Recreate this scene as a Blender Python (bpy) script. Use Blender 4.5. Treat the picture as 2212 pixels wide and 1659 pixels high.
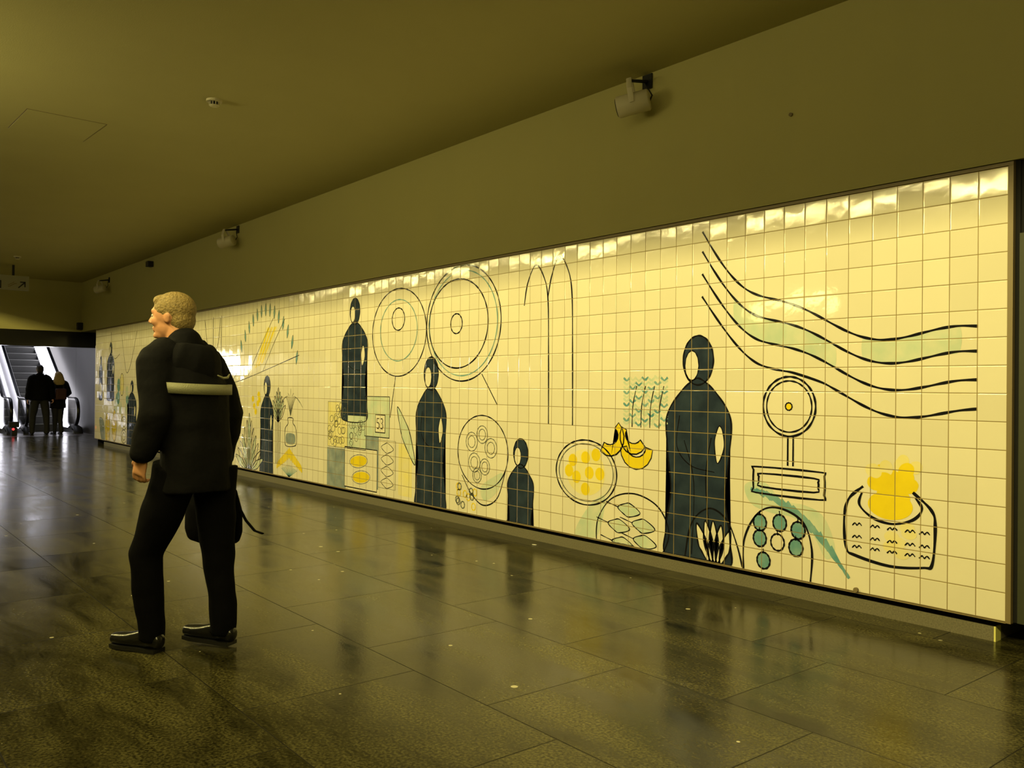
import bpy, bmesh, math, random
from mathutils import Vector, Matrix
C = bpy.context.scene.collection
for o in list(bpy.data.objects): bpy.data.objects.remove(o)
PI = math.pi
T = .145                      # wall tile size
MTOP, MBOT = 2.447, .127      # mural top / bottom
MLEN = 126 * T

# ------------------------------------------------------------ camera
cd = bpy.data.cameras.new('camera'); cam = bpy.data.objects.new('camera', cd); C.objects.link(cam)
bpy.context.scene.camera = cam
cd.sensor_width = 36; cd.lens = 1858.83 / 2212 * 36; cd.clip_end = 200
F = Vector((math.cos(.0049) * math.cos(.6815), -math.cos(.0049) * math.sin(.6815), math.sin(.0049)))
R = F.cross(Vector((0, 0, 1))).normalized(); U = R.cross(F)
a = .0097
R2 = R * math.cos(a) + U * math.sin(a); U2 = -R * math.sin(a) + U * math.cos(a)
M = Matrix((R2, U2, -F)).transposed().to_4x4(); M.translation = (-1.8144, 4.7171, 1.29)
cam.matrix_world = M

# ------------------------------------------------------------ world, exposure
w = bpy.data.worlds.new('world'); bpy.context.scene.world = w; w.use_nodes = True
w.node_tree.nodes['Background'].inputs[0].default_value = (.5, .48, .4, 1)
w.node_tree.nodes['Background'].inputs[1].default_value = .0
vs = bpy.context.scene.view_settings
vs.view_transform = 'Standard'; vs.look = 'None'; vs.gamma = 1; vs.use_curve_mapping = False; vs.exposure = 0

# ------------------------------------------------------------ large lamps
def area(name, loc, dirv, sx, sy, power, col, spread=180):
    l = bpy.data.lights.new(name, 'AREA'); l.shape = 'RECTANGLE'; l.size = sx; l.size_y = sy
    l.energy = power; l.color = col; l.spread = math.radians(spread)
    o = bpy.data.objects.new(name, l); C.objects.link(o); o.location = loc
    z = -Vector(dirv).normalized(); x = Vector((1, 0, 0)) if abs(z.x) < .9 else Vector((0, 1, 0))
    y = z.cross(x).normalized(); x = y.cross(z)
    m = Matrix((x, y, z)).transposed().to_4x4(); m.translation = loc; o.matrix_world = m
    return o
WARM = (1, .845, .30)
# long warm tube hidden in the ceiling slot that runs beside the camera
for x, p in ((-4, 190), (-1, 190), (2, 185), (5, 170), (8, 150), (11, 122), (14, 100), (17, 84)):
    area('slot_tube_light', (x + .5, 5.33, 3.713), (0, -1, 0), 2.9, .03, p * .85, WARM)
# unseen downward fill added behind and left of the camera
for x in (-3, 4, 11, 18):
    area('rear_fill_down', (x, 8.2, 3.56), (0, 0, -1), 1.2, .5, 15 if x < 10 else 3, (1, .84, .34), 100)
for x, y, d, p in ((-4, 8.9, (0, -.55, 1), 25), (.5, 8.9, (0, -.55, 1), 30), (5.2, 6.0, (.2, -1, .62), 26)):  # unseen upward fill added to brighten the ceiling and upper wall
    area('rear_fill_up', (x, y, 2.5), d, 1.6, .2, p, (1, .87, .33), 140)
for i in range(8):
    area('slot_edge_tube', (-3.5 + 3 * i, 5.08, 3.585), (0, -1, -.15), 2.9, .012, 9.5 - i * .7, (1, .86, .42))
# cold light over the escalators
area('escalator_hall_light', (25, 1.2, 5.2), (-.25, 0, -1), 4, 4, 50, (.82, .84, 1))
for x, y, z, p in ((25.6, 5.7, 2.15, 26), (24.6, 4.6, 2.2, 14), (26.4, 6.1, 1.9, 12)):  # out-of-view lamps added for bright streaks in the far mural tiles
    area('hall_streak_fill', (x, y, z), (-1, -.35, -.05), .28, .5, p, (1, .93, .66), 120)
area('landing_light', (20.4, 3.4, 2.43), (0, 0, -1), 1.2, 2.6, 12, (.86, .86, 1), 110)

# ------------------------------------------------------------ material helpers
def N(nt, t, loc=(0, 0), **k):
    n = nt.nodes.new(t)
    for a_, b in k.items(): setattr(n, a_, b)
    return n
def mat(name, col, rough=.6, metal=0, spec=.5, noise=0, nscale=6, bump=0, bscale=40, emis=None, estr=0, coat=0):
    m = bpy.data.materials.new(name); m.use_nodes = True; nt = m.node_tree; b = nt.nodes['Principled BSDF']
    b.inputs['Base Color'].default_value = (*col, 1); b.inputs['Roughness'].default_value = rough
    b.inputs['Metallic'].default_value = metal; b.inputs['Specular IOR Level'].default_value = spec
    b.inputs['Coat Weight'].default_value = coat
    tc = N(nt, 'ShaderNodeTexCoord')
    if noise:
        no = N(nt, 'ShaderNodeTexNoise'); no.inputs['Scale'].default_value = nscale; no.inputs['Detail'].default_value = 6
        nt.links.new(tc.outputs['Object'], no.inputs['Vector'])
        mx = N(nt, 'ShaderNodeMix', data_type='RGBA')
        mx.inputs['A'].default_value = (*[c * (1 - noise) for c in col], 1)
        mx.inputs['B'].default_value = (*[min(1, c * (1 + noise)) for c in col], 1)
        nt.links.new(no.outputs['Fac'], mx.inputs['Factor']); nt.links.new(mx.outputs['Result'], b.inputs['Base Color'])
    if bump:
        n2 = N(nt, 'ShaderNodeTexNoise'); n2.inputs['Scale'].default_value = bscale; n2.inputs['Detail'].default_value = 5
        nt.links.new(tc.outputs['Object'], n2.inputs['Vector'])
        bp = N(nt, 'ShaderNodeBump'); bp.inputs['Strength'].default_value = bump; bp.inputs['Distance'].default_value = .01
        nt.links.new(n2.outputs['Fac'], bp.inputs['Height']); nt.links.new(bp.outputs['Normal'], b.inputs['Normal'])
    if emis:
        b.inputs['Emission Color'].default_value = (*emis, 1); b.inputs['Emission Strength'].default_value = estr
    return m
def math_(nt, op, a_, b=None):
    n = N(nt, 'ShaderNodeMath', operation=op)
    for i, v in enumerate((a_, b)):
        if v is None: continue
        if isinstance(v, (int, float)): n.inputs[i].default_value = v
        else: nt.links.new(v, n.inputs[i])
    return n.outputs[0]

def tile_material(name, col, wash=0, col2=None):
    """glazed hand made wall tile, 14.5 cm grid, painted with col"""
    m = bpy.data.materials.new(name); m.use_nodes = True; nt = m.node_tree; b = nt.nodes['Principled BSDF']; L = nt.links.new
    tc = N(nt, 'ShaderNodeTexCoord'); sp = N(nt, 'ShaderNodeSeparateXYZ'); L(tc.outputs['Object'], sp.inputs[0])
    u = math_(nt, 'DIVIDE', sp.outputs[0], T); v = math_(nt, 'DIVIDE', math_(nt, 'SUBTRACT', MTOP, sp.outputs[2]), T)
    iu = math_(nt, 'FLOOR', u); iv = math_(nt, 'FLOOR', v)
    fu = math_(nt, 'FRACT', u); fv = math_(nt, 'FRACT', v)
    eu = math_(nt, 'MINIMUM', fu, math_(nt, 'SUBTRACT', 1, fu)); ev = math_(nt, 'MINIMUM', fv, math_(nt, 'SUBTRACT', 1, fv))
    e = math_(nt, 'MINIMUM', eu, ev)
    cmb = N(nt, 'ShaderNodeCombineXYZ'); L(iu, cmb.inputs[0]); L(iv, cmb.inputs[1])
    wn = N(nt, 'ShaderNodeTexWhiteNoise', noise_dimensions='3D'); L(cmb.outputs[0], wn.inputs['Vector'])
    # colour: painted colour, slight change per tile and brush wash
    no = N(nt, 'ShaderNodeTexNoise'); no.inputs['Scale'].default_value = 7 if wash else 2.5; no.inputs['Detail'].default_value = 8
    L(tc.outputs['Object'], no.inputs['Vector'])
    mx = N(nt, 'ShaderNodeMix', data_type='RGBA'); mx.inputs['A'].default_value = (*col, 1)
    mx.inputs['B'].default_value = (*(col2 or [c * .93 for c in col]), 1)
    if wash:
        cr = N(nt, 'ShaderNodeValToRGB'); cr.color_ramp.elements[0].position = .35; cr.color_ramp.elements[1].position = .35 + wash
        L(no.outputs['Fac'], cr.inputs['Fac']); L(cr.outputs['Color'], mx.inputs['Factor'])
    else: L(no.outputs['Fac'], mx.inputs['Factor'])
    hs = N(nt, 'ShaderNodeHueSaturation'); L(mx.outputs['Result'], hs.inputs['Color'])
    L(math_(nt, 'ADD', .94, math_(nt, 'MULTIPLY', wn.outputs['Value'], .1)), hs.inputs['Value'])
    # joints
    sepn = N(nt, 'ShaderNodeTexNoise'); sepn.inputs['Scale'].default_value = 3; L(tc.outputs['Object'], sepn.inputs['Vector'])
    gm = N(nt, 'ShaderNodeMapRange'); gm.interpolation_type = 'SMOOTHSTEP'; L(e, gm.inputs['Value'])
    gm.inputs['From Min'].default_value = .011; gm.inputs['From Max'].default_value = .02
    gc = N(nt, 'ShaderNodeMix', data_type='RGBA'); gc.inputs['A'].default_value = (.38, .28, .09, 1); gc.inputs['B'].default_value = (.13, .085, .02, 1)
    L(sepn.outputs['Fac'], gc.inputs['Factor'])
    mg = N(nt, 'ShaderNodeMix', data_type='RGBA'); L(gm.outputs['Result'], mg.inputs['Factor']); L(gc.outputs['Result'], mg.inputs['A']); L(hs.outputs['Color'], mg.inputs['B'])
    L(mg.outputs['Result'], b.inputs['Base Color'])
    rr = N(nt, 'ShaderNodeMapRange'); L(gm.outputs['Result'], rr.inputs['Value']); rr.inputs['To Min'].default_value = .7; rr.inputs['To Max'].default_value = .07
    L(rr.outputs['Result'], b.inputs['Roughness'])
    # pillowed edge + wavy glaze + every tile set at its own tiny tilt
    er = N(nt, 'ShaderNodeMapRange'); er.interpolation_type = 'SMOOTHSTEP'; L(e, er.inputs['Value']); er.inputs['From Max'].default_value = .05
    wv = N(nt, 'ShaderNodeTexNoise'); wv.inputs['Scale'].default_value = 9; wv.inputs['Detail'].default_value = 3
    ad = N(nt, 'ShaderNodeVectorMath', operation='ADD'); L(tc.outputs['Object'], ad.inputs[0]); L(wn.outputs['Color'], ad.inputs[1]); L(ad.outputs[0], wv.inputs['Vector'])
    h = math_(nt, 'ADD', math_(nt, 'MULTIPLY', er.outputs['Result'], 1.0), math_(nt, 'MULTIPLY', wv.outputs['Fac'], .9))
    bp = N(nt, 'ShaderNodeBump'); bp.inputs['Strength'].default_value = .5; bp.inputs['Distance'].default_value = .0022; L(h, bp.inputs['Height'])
    vm = N(nt, 'ShaderNodeVectorMath', operation='SUBTRACT'); L(wn.outputs['Color'], vm.inputs[0]); vm.inputs[1].default_value = (.5, .5, .5)
    sc = N(nt, 'ShaderNodeVectorMath', operation='MULTIPLY'); L(vm.outputs[0], sc.inputs[0]); sc.inputs[1].default_value = (.022, 0, .022)
    av = N(nt, 'ShaderNodeVectorMath', operation='ADD'); L(bp.outputs['Normal'], av.inputs[0]); L(sc.outputs[0], av.inputs[1])
    nv = N(nt, 'ShaderNodeVectorMath', operation='NORMALIZE'); L(av.outputs[0], nv.inputs[0]); L(nv.outputs[0], b.inputs['Normal'])
    return m

def floor_material():
    m = bpy.data.materials.new('granite_floor'); m.use_nodes = True; nt = m.node_tree; b = nt.nodes['Principled BSDF']; L = nt.links.new
    tc = N(nt, 'ShaderNodeTexCoord'); sp = N(nt, 'ShaderNodeSeparateXYZ'); L(tc.outputs['Object'], sp.inputs[0])
    v = math_(nt, 'DIVIDE', math_(nt, 'SUBTRACT', sp.outputs[1], .15), .81); iv = math_(nt, 'FLOOR', v); fv = math_(nt, 'FRACT', v)
    off = math_(nt, 'MULTIPLY', iv, .437)
    u = math_(nt, 'ADD', math_(nt, 'DIVIDE', math_(nt, 'ADD', sp.outputs[0], .13), .97), off); fu = math_(nt, 'FRACT', u)
    e = math_(nt, 'MINIMUM', math_(nt, 'MULTIPLY', math_(nt, 'MINIMUM', fu, math_(nt, 'SUBTRACT', 1, fu)), .97),
              math_(nt, 'MULTIPLY', math_(nt, 'MINIMUM', fv, math_(nt, 'SUBTRACT', 1, fv)), .81))
    cmb = N(nt, 'ShaderNodeCombineXYZ'); L(math_(nt, 'FLOOR', u), cmb.inputs[0]); L(iv, cmb.inputs[1])
    wn = N(nt, 'ShaderNodeTexWhiteNoise', noise_dimensions='3D'); L(cmb.outputs[0], wn.inputs['Vector'])
    ad = N(nt, 'ShaderNodeVectorMath', operation='ADD'); L(tc.outputs['Object'], ad.inputs[0]); L(wn.outputs['Color'], ad.inputs[1])
    mp = N(nt, 'ShaderNodeMapping'); mp.inputs['Rotation'].default_value = (0, 0, .95); mp.inputs['Scale'].default_value = (.7, 2.4, 1); L(ad.outputs[0], mp.inputs['Vector'])
    n1 = N(nt, 'ShaderNodeTexNoise'); n1.inputs['Scale'].default_value = 1.6; n1.inputs['Detail'].default_value = 9; n1.inputs['Roughness'].default_value = .65; n1.inputs['Distortion'].default_value = .6; L(mp.outputs[0], n1.inputs['Vector'])
    cr = N(nt, 'ShaderNodeValToRGB'); cr.color_ramp.elements[0].position = .3; cr.color_ramp.elements[0].color = (.004, .0036, .0014, 1)
    cr.color_ramp.elements[1].position = .72; cr.color_ramp.elements[1].color = (.085, .076, .028, 1); L(n1.outputs['Fac'], cr.inputs['Fac'])
    gr = N(nt, 'ShaderNodeTexNoise'); gr.inputs['Scale'].default_value = 85; gr.inputs['Detail'].default_value = 2; L(tc.outputs['Object'], gr.inputs['Vector'])
    gcr = N(nt, 'ShaderNodeMapRange'); L(gr.outputs['Fac'], gcr.inputs['Value']); gcr.inputs['From Min'].default_value = .3; gcr.inputs['From Max'].default_value = .7
    gcr.inputs['To Min'].default_value = .2; gcr.inputs['To Max'].default_value = 2.0
    ml = N(nt, 'ShaderNodeVectorMath', operation='SCALE'); L(cr.outputs['Color'], ml.inputs[0]); L(gcr.outputs['Result'], ml.inputs['Scale'])
    # pale chips in the stone
    vo = N(nt, 'ShaderNodeTexVoronoi'); vo.inputs['Scale'].default_value = 7.5; vo.inputs['Randomness'].default_value = 1; L(tc.outputs['Object'], vo.inputs['Vector'])
    wsz = N(nt, 'ShaderNodeSeparateColor'); L(vo.outputs['Color'], wsz.inputs[0])
    thr = math_(nt, 'MULTIPLY', math_(nt, 'POWER', wsz.outputs[0], 5), .12)
    chip = math_(nt, 'LESS_THAN', vo.outputs['Distance'], thr)
    mc = N(nt, 'ShaderNodeMix', data_type='RGBA'); L(chip, mc.inputs['Factor']); L(ml.outputs[0], mc.inputs['A']); mc.inputs['B'].default_value = (.6, .56, .38, 1)
    jm = N(nt, 'ShaderNodeMapRange'); L(e, jm.inputs['Value']); jm.inputs['From Min'].default_value = .0016; jm.inputs['From Max'].default_value = .0036
    mj = N(nt, 'ShaderNodeMix', data_type='RGBA'); L(jm.outputs['Result'], mj.inputs['Factor']); mj.inputs['A'].default_value = (.006, .005, .003, 1); L(mc.outputs['Result'], mj.inputs['B'])
    L(mj.outputs['Result'], b.inputs['Base Color'])
    rr = N(nt, 'ShaderNodeMapRange'); L(n1.outputs['Fac'], rr.inputs['Value']); rr.inputs['To Min'].default_value = .13; rr.inputs['To Max'].default_value = .25; rr.inputs['From Min'].default_value = .3; rr.inputs['From Max'].default_value = .7
    rj = N(nt, 'ShaderNodeMix', data_type='FLOAT'); L(jm.outputs['Result'], rj.inputs['Factor']); rj.inputs['A'].default_value = .5; L(rr.outputs['Result'], rj.inputs['B']); L(rj.outputs['Result'], b.inputs['Roughness'])
    b.inputs['Specular IOR Level'].default_value = .17; b.inputs['Specular Tint'].default_value = (1, .96, .55, 1)
    bp = N(nt, 'ShaderNodeBump'); bp.inputs['Strength'].default_value = .12; bp.inputs['Distance'].default_value = .002; L(gr.outputs['Fac'], bp.inputs['Height']); L(bp.outputs['Normal'], b.inputs['Normal'])
    return m

MT = {}
MT['floor'] = floor_material()
MT['ceiling'] = mat('ceiling_paint', (.50, .46, .225), .85, noise=.06, nscale=1.5, bump=.15, bscale=120)
MT['upper'] = mat('upper_wall_paint', (.49, .45, .18), .8, noise=.06, nscale=1.2, bump=.15, bscale=120)
MT['dark'] = mat('dark_panel', (.012, .012, .011), .35)
MT['black'] = mat('black_gap', (.004, .004, .004), .9)
MT['soffit'] = mat('glossy_black_soffit', (.01, .01, .011), .12)
MT['grey'] = mat('grey_cladding', (.045, .041, .033), .45, metal=.2, noise=.3, nscale=1.1)
MT['plinth'] = mat('granite_plinth', (.145, .13, .08), .6, noise=.7, nscale=120)
MT['greenish'] = mat('green_grey_door', (.028, .032, .012), .6, noise=.15, nscale=30)
MT['trim'] = mat('brown_trim', (.20, .15, .07), .5)
MT['paletrim'] = mat('pale_metal_edge', (.45, .4, .38), .35, metal=.6)
MT['end_glow'] = mat('painted_end_glow', (.75, .72, .22), .5)  # light grazing the plinth end, put into the colour
MT['beige'] = mat('beige_plastic', (.62, .57, .40), .5)
MT['blackplastic'] = mat('black_plastic', (.01, .01, .01), .45)
MT['grille'] = mat('dark_grille', (.008, .008, .008), .7)
MT['signboard'] = mat('sign_board', (.32, .31, .22), .5)
MT['steel'] = mat('brushed_steel', (.42, .42, .43), .3, metal=.9, noise=.1, nscale=30)
MT['step'] = mat('ribbed_step', (.06, .06, .055), .55, bump=.4, bscale=90)
MT['nose'] = mat('step_nosing', (.4, .4, .38), .35, metal=.6)
MT['rubber'] = mat('rubber_handrail', (.006, .006, .007), .3)
MT['lit'] = mat('lit_balustrade', (.8, .8, .85), .4, emis=(.93, .91, 1), estr=3.2)
MT['red'] = mat('red_indicator', (.5, .02, .02), .4, emis=(1, .05, .05), estr=2)
MT['brownfloor'] = mat('landing_floor', (.10, .085, .08), .3, noise=.2, nscale=3)
gm_ = bpy.data.materials.new('smoked_glass'); gm_.use_nodes = True
b_ = gm_.node_tree.nodes['Principled BSDF']; b_.inputs['Base Color'].default_value = (.02, .022, .024, 1); b_.inputs['Roughness'].default_value = .05; b_.inputs['Alpha'].default_value = .45
MT['glass'] = gm_
MT['skin'] = mat('skin', (.62, .30, .16), .55)
MT['blond'] = mat('short_blond_hair', (.25, .175, .06), .65, noise=.6, nscale=70, bump=1, bscale=90)
MT['longblond'] = mat('long_blond_hair', (.45, .32, .13), .6, noise=.5, nscale=40, bump=.6, bscale=90)
MT['darkhair'] = mat('dark_hair', (.03, .022, .015), .6, bump=.5, bscale=80)
MT['jacket'] = mat('black_jacket', (.0042, .0042, .0055), .85, spec=.12, bump=.9, bscale=11)
MT['lining'] = mat('grey_sleeve', (.022, .02, .023), .6, bump=.5, bscale=16)
MT['trousers'] = mat('black_trousers', (.003, .003, .004), .9, spec=.06, bump=.4, bscale=12)
MT['reflective'] = mat('reflective_band', (.27, .27, .17), .5, bump=.3, bscale=200)
MT['shoe'] = mat('black_leather', (.008, .008, .008), .22)
MT['jeans'] = mat('dark_trousers', (.02, .02, .022), .8)
MT['redbag'] = mat('dark_red_backpack', (.05, .012, .01), .7)
MT['eye'] = mat('eye', (.5, .5, .45), .2)

# ------------------------------------------------------------ mesh helpers
def link(name, bm, m, parent=None, smooth=False, loc=None):
    me = bpy.data.meshes.new(name)
    bmesh.ops.recalc_face_normals(bm, faces=bm.faces[:])
    bm.to_mesh(me); bm.free()
    ms = m if isinstance(m, (list, tuple)) else [m]
    for x in ms: me.materials.append(x)
    if smooth:
        for p in me.polygons: p.use_smooth = True
    o = bpy.data.objects.new(name, me); C.objects.link(o)
    if loc: o.location = loc
    if parent: o.parent = parent
    return o
def box(bm, a_, b, mi=0):
    x0, y0, z0 = a_; x1, y1, z1 = b
    vs_ = [bm.verts.new(p) for p in ((x0, y0, z0), (x1, y0, z0), (x1, y1, z0), (x0, y1, z0), (x0, y0, z1), (x1, y0, z1), (x1, y1, z1), (x0, y1, z1))]
    for f in ((0, 3, 2, 1), (4, 5, 6, 7), (0, 1, 5, 4), (1, 2, 6, 5), (2, 3, 7, 6), (3, 0, 4, 7)):
        bm.faces.new([vs_[i] for i in f]).material_index = mi
    return vs_
def boxes(*bs):
    bm = bmesh.new()
    for b in bs: box(bm, *b)
    return bm
def bevel(o, wdt, seg=2):
    md = o.modifiers.new('bevel', 'BEVEL'); md.width = wdt; md.segments = seg; md.limit_method = 'ANGLE'
    return o
def ring(bm, c, ax, bx, ra, rb, n):
    return [bm.verts.new(c + ax * (ra * math.cos(2 * PI * i / n)) + bx * (rb * math.sin(2 * PI * i / n))) for i in range(n)]
def loft(bm, pts, rad, side=(0, 1, 0), n=16, flat=False):
    """tapered closed tube; rad items are r or (r_side, r_other)"""
    pts = [Vector(p) for p in pts]; rad = [(r, r) if isinstance(r, (int, float)) else r for r in rad]
    side = Vector(side); rings = []
    # rounded end rings
    def tang(i):
        return (pts[min(i + 1, len(pts) - 1)] - pts[max(i - 1, 0)]).normalized()
    def fr(t):
        s = (side - t * side.dot(t))
        if s.length < 1e-3: s = Vector((1, 0, 0)) - t * t.x
        s.normalize(); return s, t.cross(s)
    def addr(c, t, ra, rb):
        s, q = fr(t); rings.append(ring(bm, c, s, q, ra, rb, n))
    t0 = tang(0); m0 = min(rad[0])
    if not flat:
        for k in (.35, .75): addr(pts[0] - t0 * m0 * (1 - k) * .8, t0, rad[0][0] * math.sin(k * PI / 2), rad[0][1] * math.sin(k * PI / 2))
    for i, p in enumerate(pts): addr(p, tang(i), *rad[i])
    t1 = tang(len(pts) - 1); m1 = min(rad[-1])
    if not flat:
        for k in (.75, .35): addr(pts[-1] + t1 * m1 * (1 - k) * .8, t1, rad[-1][0] * math.sin(k * PI / 2), rad[-1][1] * math.sin(k * PI / 2))
    for A, B in zip(rings, rings[1:]):
        for i in range(n): bm.faces.new((A[i], A[(i + 1) % n], B[(i + 1) % n], B[i]))
    bm.faces.new(rings[0][::-1]); bm.faces.new(rings[-1])
def ell(bm, c, r, rot=None, n=16):
    m = Matrix.Translation(Vector(c)) @ (rot.to_4x4() if rot else Matrix()) @ Matrix.Diagonal((*r, 1))
    bmesh.ops.create_uvsphere(bm, u_segments=n, v_segments=max(8, n * 3 // 4), radius=1, matrix=m)
def remesh(o, vox, it=2, disp=0):
    md = o.modifiers.new('remesh', 'REMESH'); md.mode = 'VOXEL'; md.voxel_size = vox; md.use_smooth_shade = True
    if disp:
        tx = bpy.data.textures.get('cloth_folds') or bpy.data.textures.new('cloth_folds', 'CLOUDS'); tx.noise_scale = .16; tx.noise_depth = 1
        dm = o.modifiers.new('folds', 'DISPLACE'); dm.texture = tx; dm.strength = disp; dm.mid_level = .5; dm.texture_coords = 'LOCAL'
    s = o.modifiers.new('smooth', 'SMOOTH'); s.iterations = it; s.factor = .6
    return o
def cyl(bm, p0, p1, r, n=20): loft(bm, [p0, p1], [r, r], n=n, flat=True, side=(0, 0, 1) if abs((Vector(p1) - Vector(p0)).normalized().z) < .9 else (0, 1, 0))
def thing(name, label, cat, loc=(0, 0, 0), rz=0, group=None):
    o = bpy.data.objects.new(name, None); C.objects.link(o); o.location = loc; o.rotation_euler = (0, 0, rz)
    o.empty_display_size = .1
    o['label'] = label; o['category'] = cat
    if group: o['group'] = group
    return o
def tag(o, label, cat, group=None):
    o['label'] = label; o['category'] = cat
    if group: o['group'] = group
    return o
def struct(name, bm, m, label=None):
    o = link(name, bm, m); o['kind'] = 'structure'
    if label: o['label'] = label; o['category'] = name.split('_')[0]
    return o
def copy_tree(o, parent=None):
    c = o.copy(); C.objects.link(c); c.parent = parent
    for ch in list(o.children): copy_tree(ch, c)
    return c

# ------------------------------------------------------------ the passage
XB, XF, YL, ZC = -8, 19.6, 9.2, 3.6
struct('floor', boxes(((XB, -1.6, -.1), (21.74, YL, 0))), MT['floor'], 'dark polished granite slab floor of the passage')
struct('floor_landing', boxes(((21.74, -1.6, -.1), (33, YL, -.0005))), MT['brownfloor'], 'brownish landing floor in front of the escalators')
# ceiling with a recessed lighting slot at y 4.9 .. 5.35
struct('ceiling', boxes(((XB, -.3, ZC), (XF + .3, 4.9, ZC + .3)), ((XB, 5.35, ZC), (XF + .3, YL, ZC + .3))),  MT['ceiling'],
       'plain painted beige ceiling of the passage')
struct('trim_7', boxes(((XB, 4.9, ZC + .16), (XF + .3, 5.35, ZC + .3)), ((XB, 5.345, ZC + .0), (XF + .3, 5.35, ZC + .16)), ((XB, 4.9, ZC + .002), (XF + .3, 4.903, ZC + .16))), MT['dark'])
struct('wall_right', boxes(((XB, -.3, 2.475), (XF, -.002, ZC))), MT['upper'], 'plain beige upper wall running above the tiled mural')
struct('wall_right_core', boxes(((.0, -.3, .127), (MLEN, -.062, 2.475))), MT['dark'])
struct('wall_left', boxes(((XB, YL, 0), (33, YL + .2, 6))), MT['upper'])
struct('wall_back', boxes(((XB - .2, -1.6, 0), (XB, YL, ZC))), MT['upper'])
struct('wall_front', boxes(((XF, -1.2, 2.475), (XF + .25, YL, ZC)), ((XF, 6.5, 0), (XF + .25, YL, 2.475))), MT['upper'], 'dim bulkhead wall over the opening to the escalators')
struct('baseboard_right', boxes(((.075, -.45, 0), (17.72, -.05, .078))), MT['plinth'], 'speckled granite plinth running along the floor under the mural')
struct('trim_1', boxes(((.066, -.115, .0), (.075, -.05, .078))), MT['end_glow'], 'strip of grazing light painted yellow on the near end of the granite plinth')
struct('trim_2', boxes(((.0, -.9, .112), (MLEN, -.062, .127)), ((.08, -.44, .078), (17.7, -.12, .112))), MT['black'])
# recess right of the mural
struct('door_1', boxes(((-2.2, -.045, .127), (-.05, -.012, 2.1))), MT['greenish'], 'dark green-grey panel at the right edge beside the mural')
struct('trim_3', boxes(((-2.2, -.06, 2.1), (-.05, -.03, 2.475)), ((-.05, -.09, .127), (-.027, -.02, 2.475))), MT['black'])
struct('wall_recess', boxes(((-8, -1.6, 0), (.07, -1.5, 2.475)), ((-8, -1.5, 2.475), (.07, -.3, 2.6)), ((-8, -.3, 0), (-2.2, -.03, 2.475))), MT['dark'])
# escalator hall
struct('trim_4', boxes(((19.86, -.85, 2.30), (22.0, 6.5, 2.475))), MT['soffit'])
struct('trim_5', boxes(((19.6, -.85, 2.12), (19.86, 6.5, 2.474))), MT['soffit'], 'black glossy lintel across the top of the escalator opening')
struct('wall_escalator_right', boxes(((18.3, -1.2, 0), (24, -.85, 6)), ((24.01, -1.2, 0), (33, -.85, 6)), ((18.3, -.85, 1.62), (33, -.848, 1.628)), ((21.4, -.85, 0), (21.408, -.848, 2.4))), MT['grey'],
       'grey clad wall to the right of the escalators')
struct('wall_escalator_left', boxes(((19.86, 6.5, 0), (33, 6.7, 6))), MT['grey'])
struct('wall_escalator_far', boxes(((33, -1.2, 0), (33.2, 6.7, 6.2))), MT['grey'])
struct('ceiling_escalator', boxes(((22, -1.2, 6), (33.2, 6.7, 6.2)), ((21.8, -1.2, 2.475), (22, 6.7, 6.2))), MT['dark'])
struct('wall_end_cap', boxes(((MLEN + .004, -1.2, 0), (18.32, -.3, 2.475)), ((MLEN + .03, -.3, .0), (18.33, -.07, 2.475))), MT['dark'])
struct('trim_6', boxes(((MLEN + .02, -.06, .127), (MLEN + .06, -.004, 2.12))), MT['paletrim'], 'pale metal edge strip at the far end of the mural')

# ------------------------------------------------------------ the tiled mural (plain generic market still life on a tile grid)
TM = [tile_material('cream_tile', (.80, .74, .58)),
      tile_material('tile_navy', (.018, .028, .05), .4, (.035, .055, .085)),
      tile_material('tile_black_line', (.008, .008, .012)),
      tile_material('tile_yellow', (.86, .66, .02), .3, (.8, .6, .02)),
      tile_material('tile_teal', (.10, .28, .32), .4, (.30, .46, .42)),
      tile_material('tile_grey', (.20, .25, .27), .35, (.36, .40, .38)),
      tile_material('tile_pale_teal', (.52, .62, .48), .4, (.72, .70, .54)),
      tile_material('tile_pale_yellow', (.82, .72, .28), .4, (.82, .74, .46)),
      tile_material('tile_thin_line', (.12, .13, .11))]
CREAM, NAVY, LINE, YEL, TEAL, GREY, PTEAL, PYEL, THIN = range(9)
mb = bmesh.new()
box(mb, (0, -.06, MBOT), (MLEN, 0, MTOP), CREAM)
rnd = random.Random(4)
def P(u, r, k): return Vector((u * T, .0004 + k * .00035, MTOP - r * T))
def clampr(r): return max(.05, min(15.97, r))
def cat(pts, closed, sub=8):
    """Catmull-Rom through the points"""
    n = len(pts); out = []
    rngs = range(n) if closed else range(n - 1)
    for i in rngs:
        if closed: p = [pts[(i + j) % n] for j in (-1, 0, 1, 2)]
        else: p = [pts[max(0, min(n - 1, i + j))] for j in (-1, 0, 1, 2)]
        for s in range(sub):
            t = s / sub; t2 = t * t; t3 = t2 * t
            out.append(tuple(.5 * (2 * p[1][d] + (p[2][d] - p[0][d]) * t + (2 * p[0][d] - 5 * p[1][d] + 4 * p[2][d] - p[3][d]) * t2 + (3 * p[1][d] - p[0][d] - 3 * p[2][d] + p[3][d]) * t3) for d in (0, 1)))
    if not closed: out.append(tuple(pts[-1]))
    return out
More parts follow.
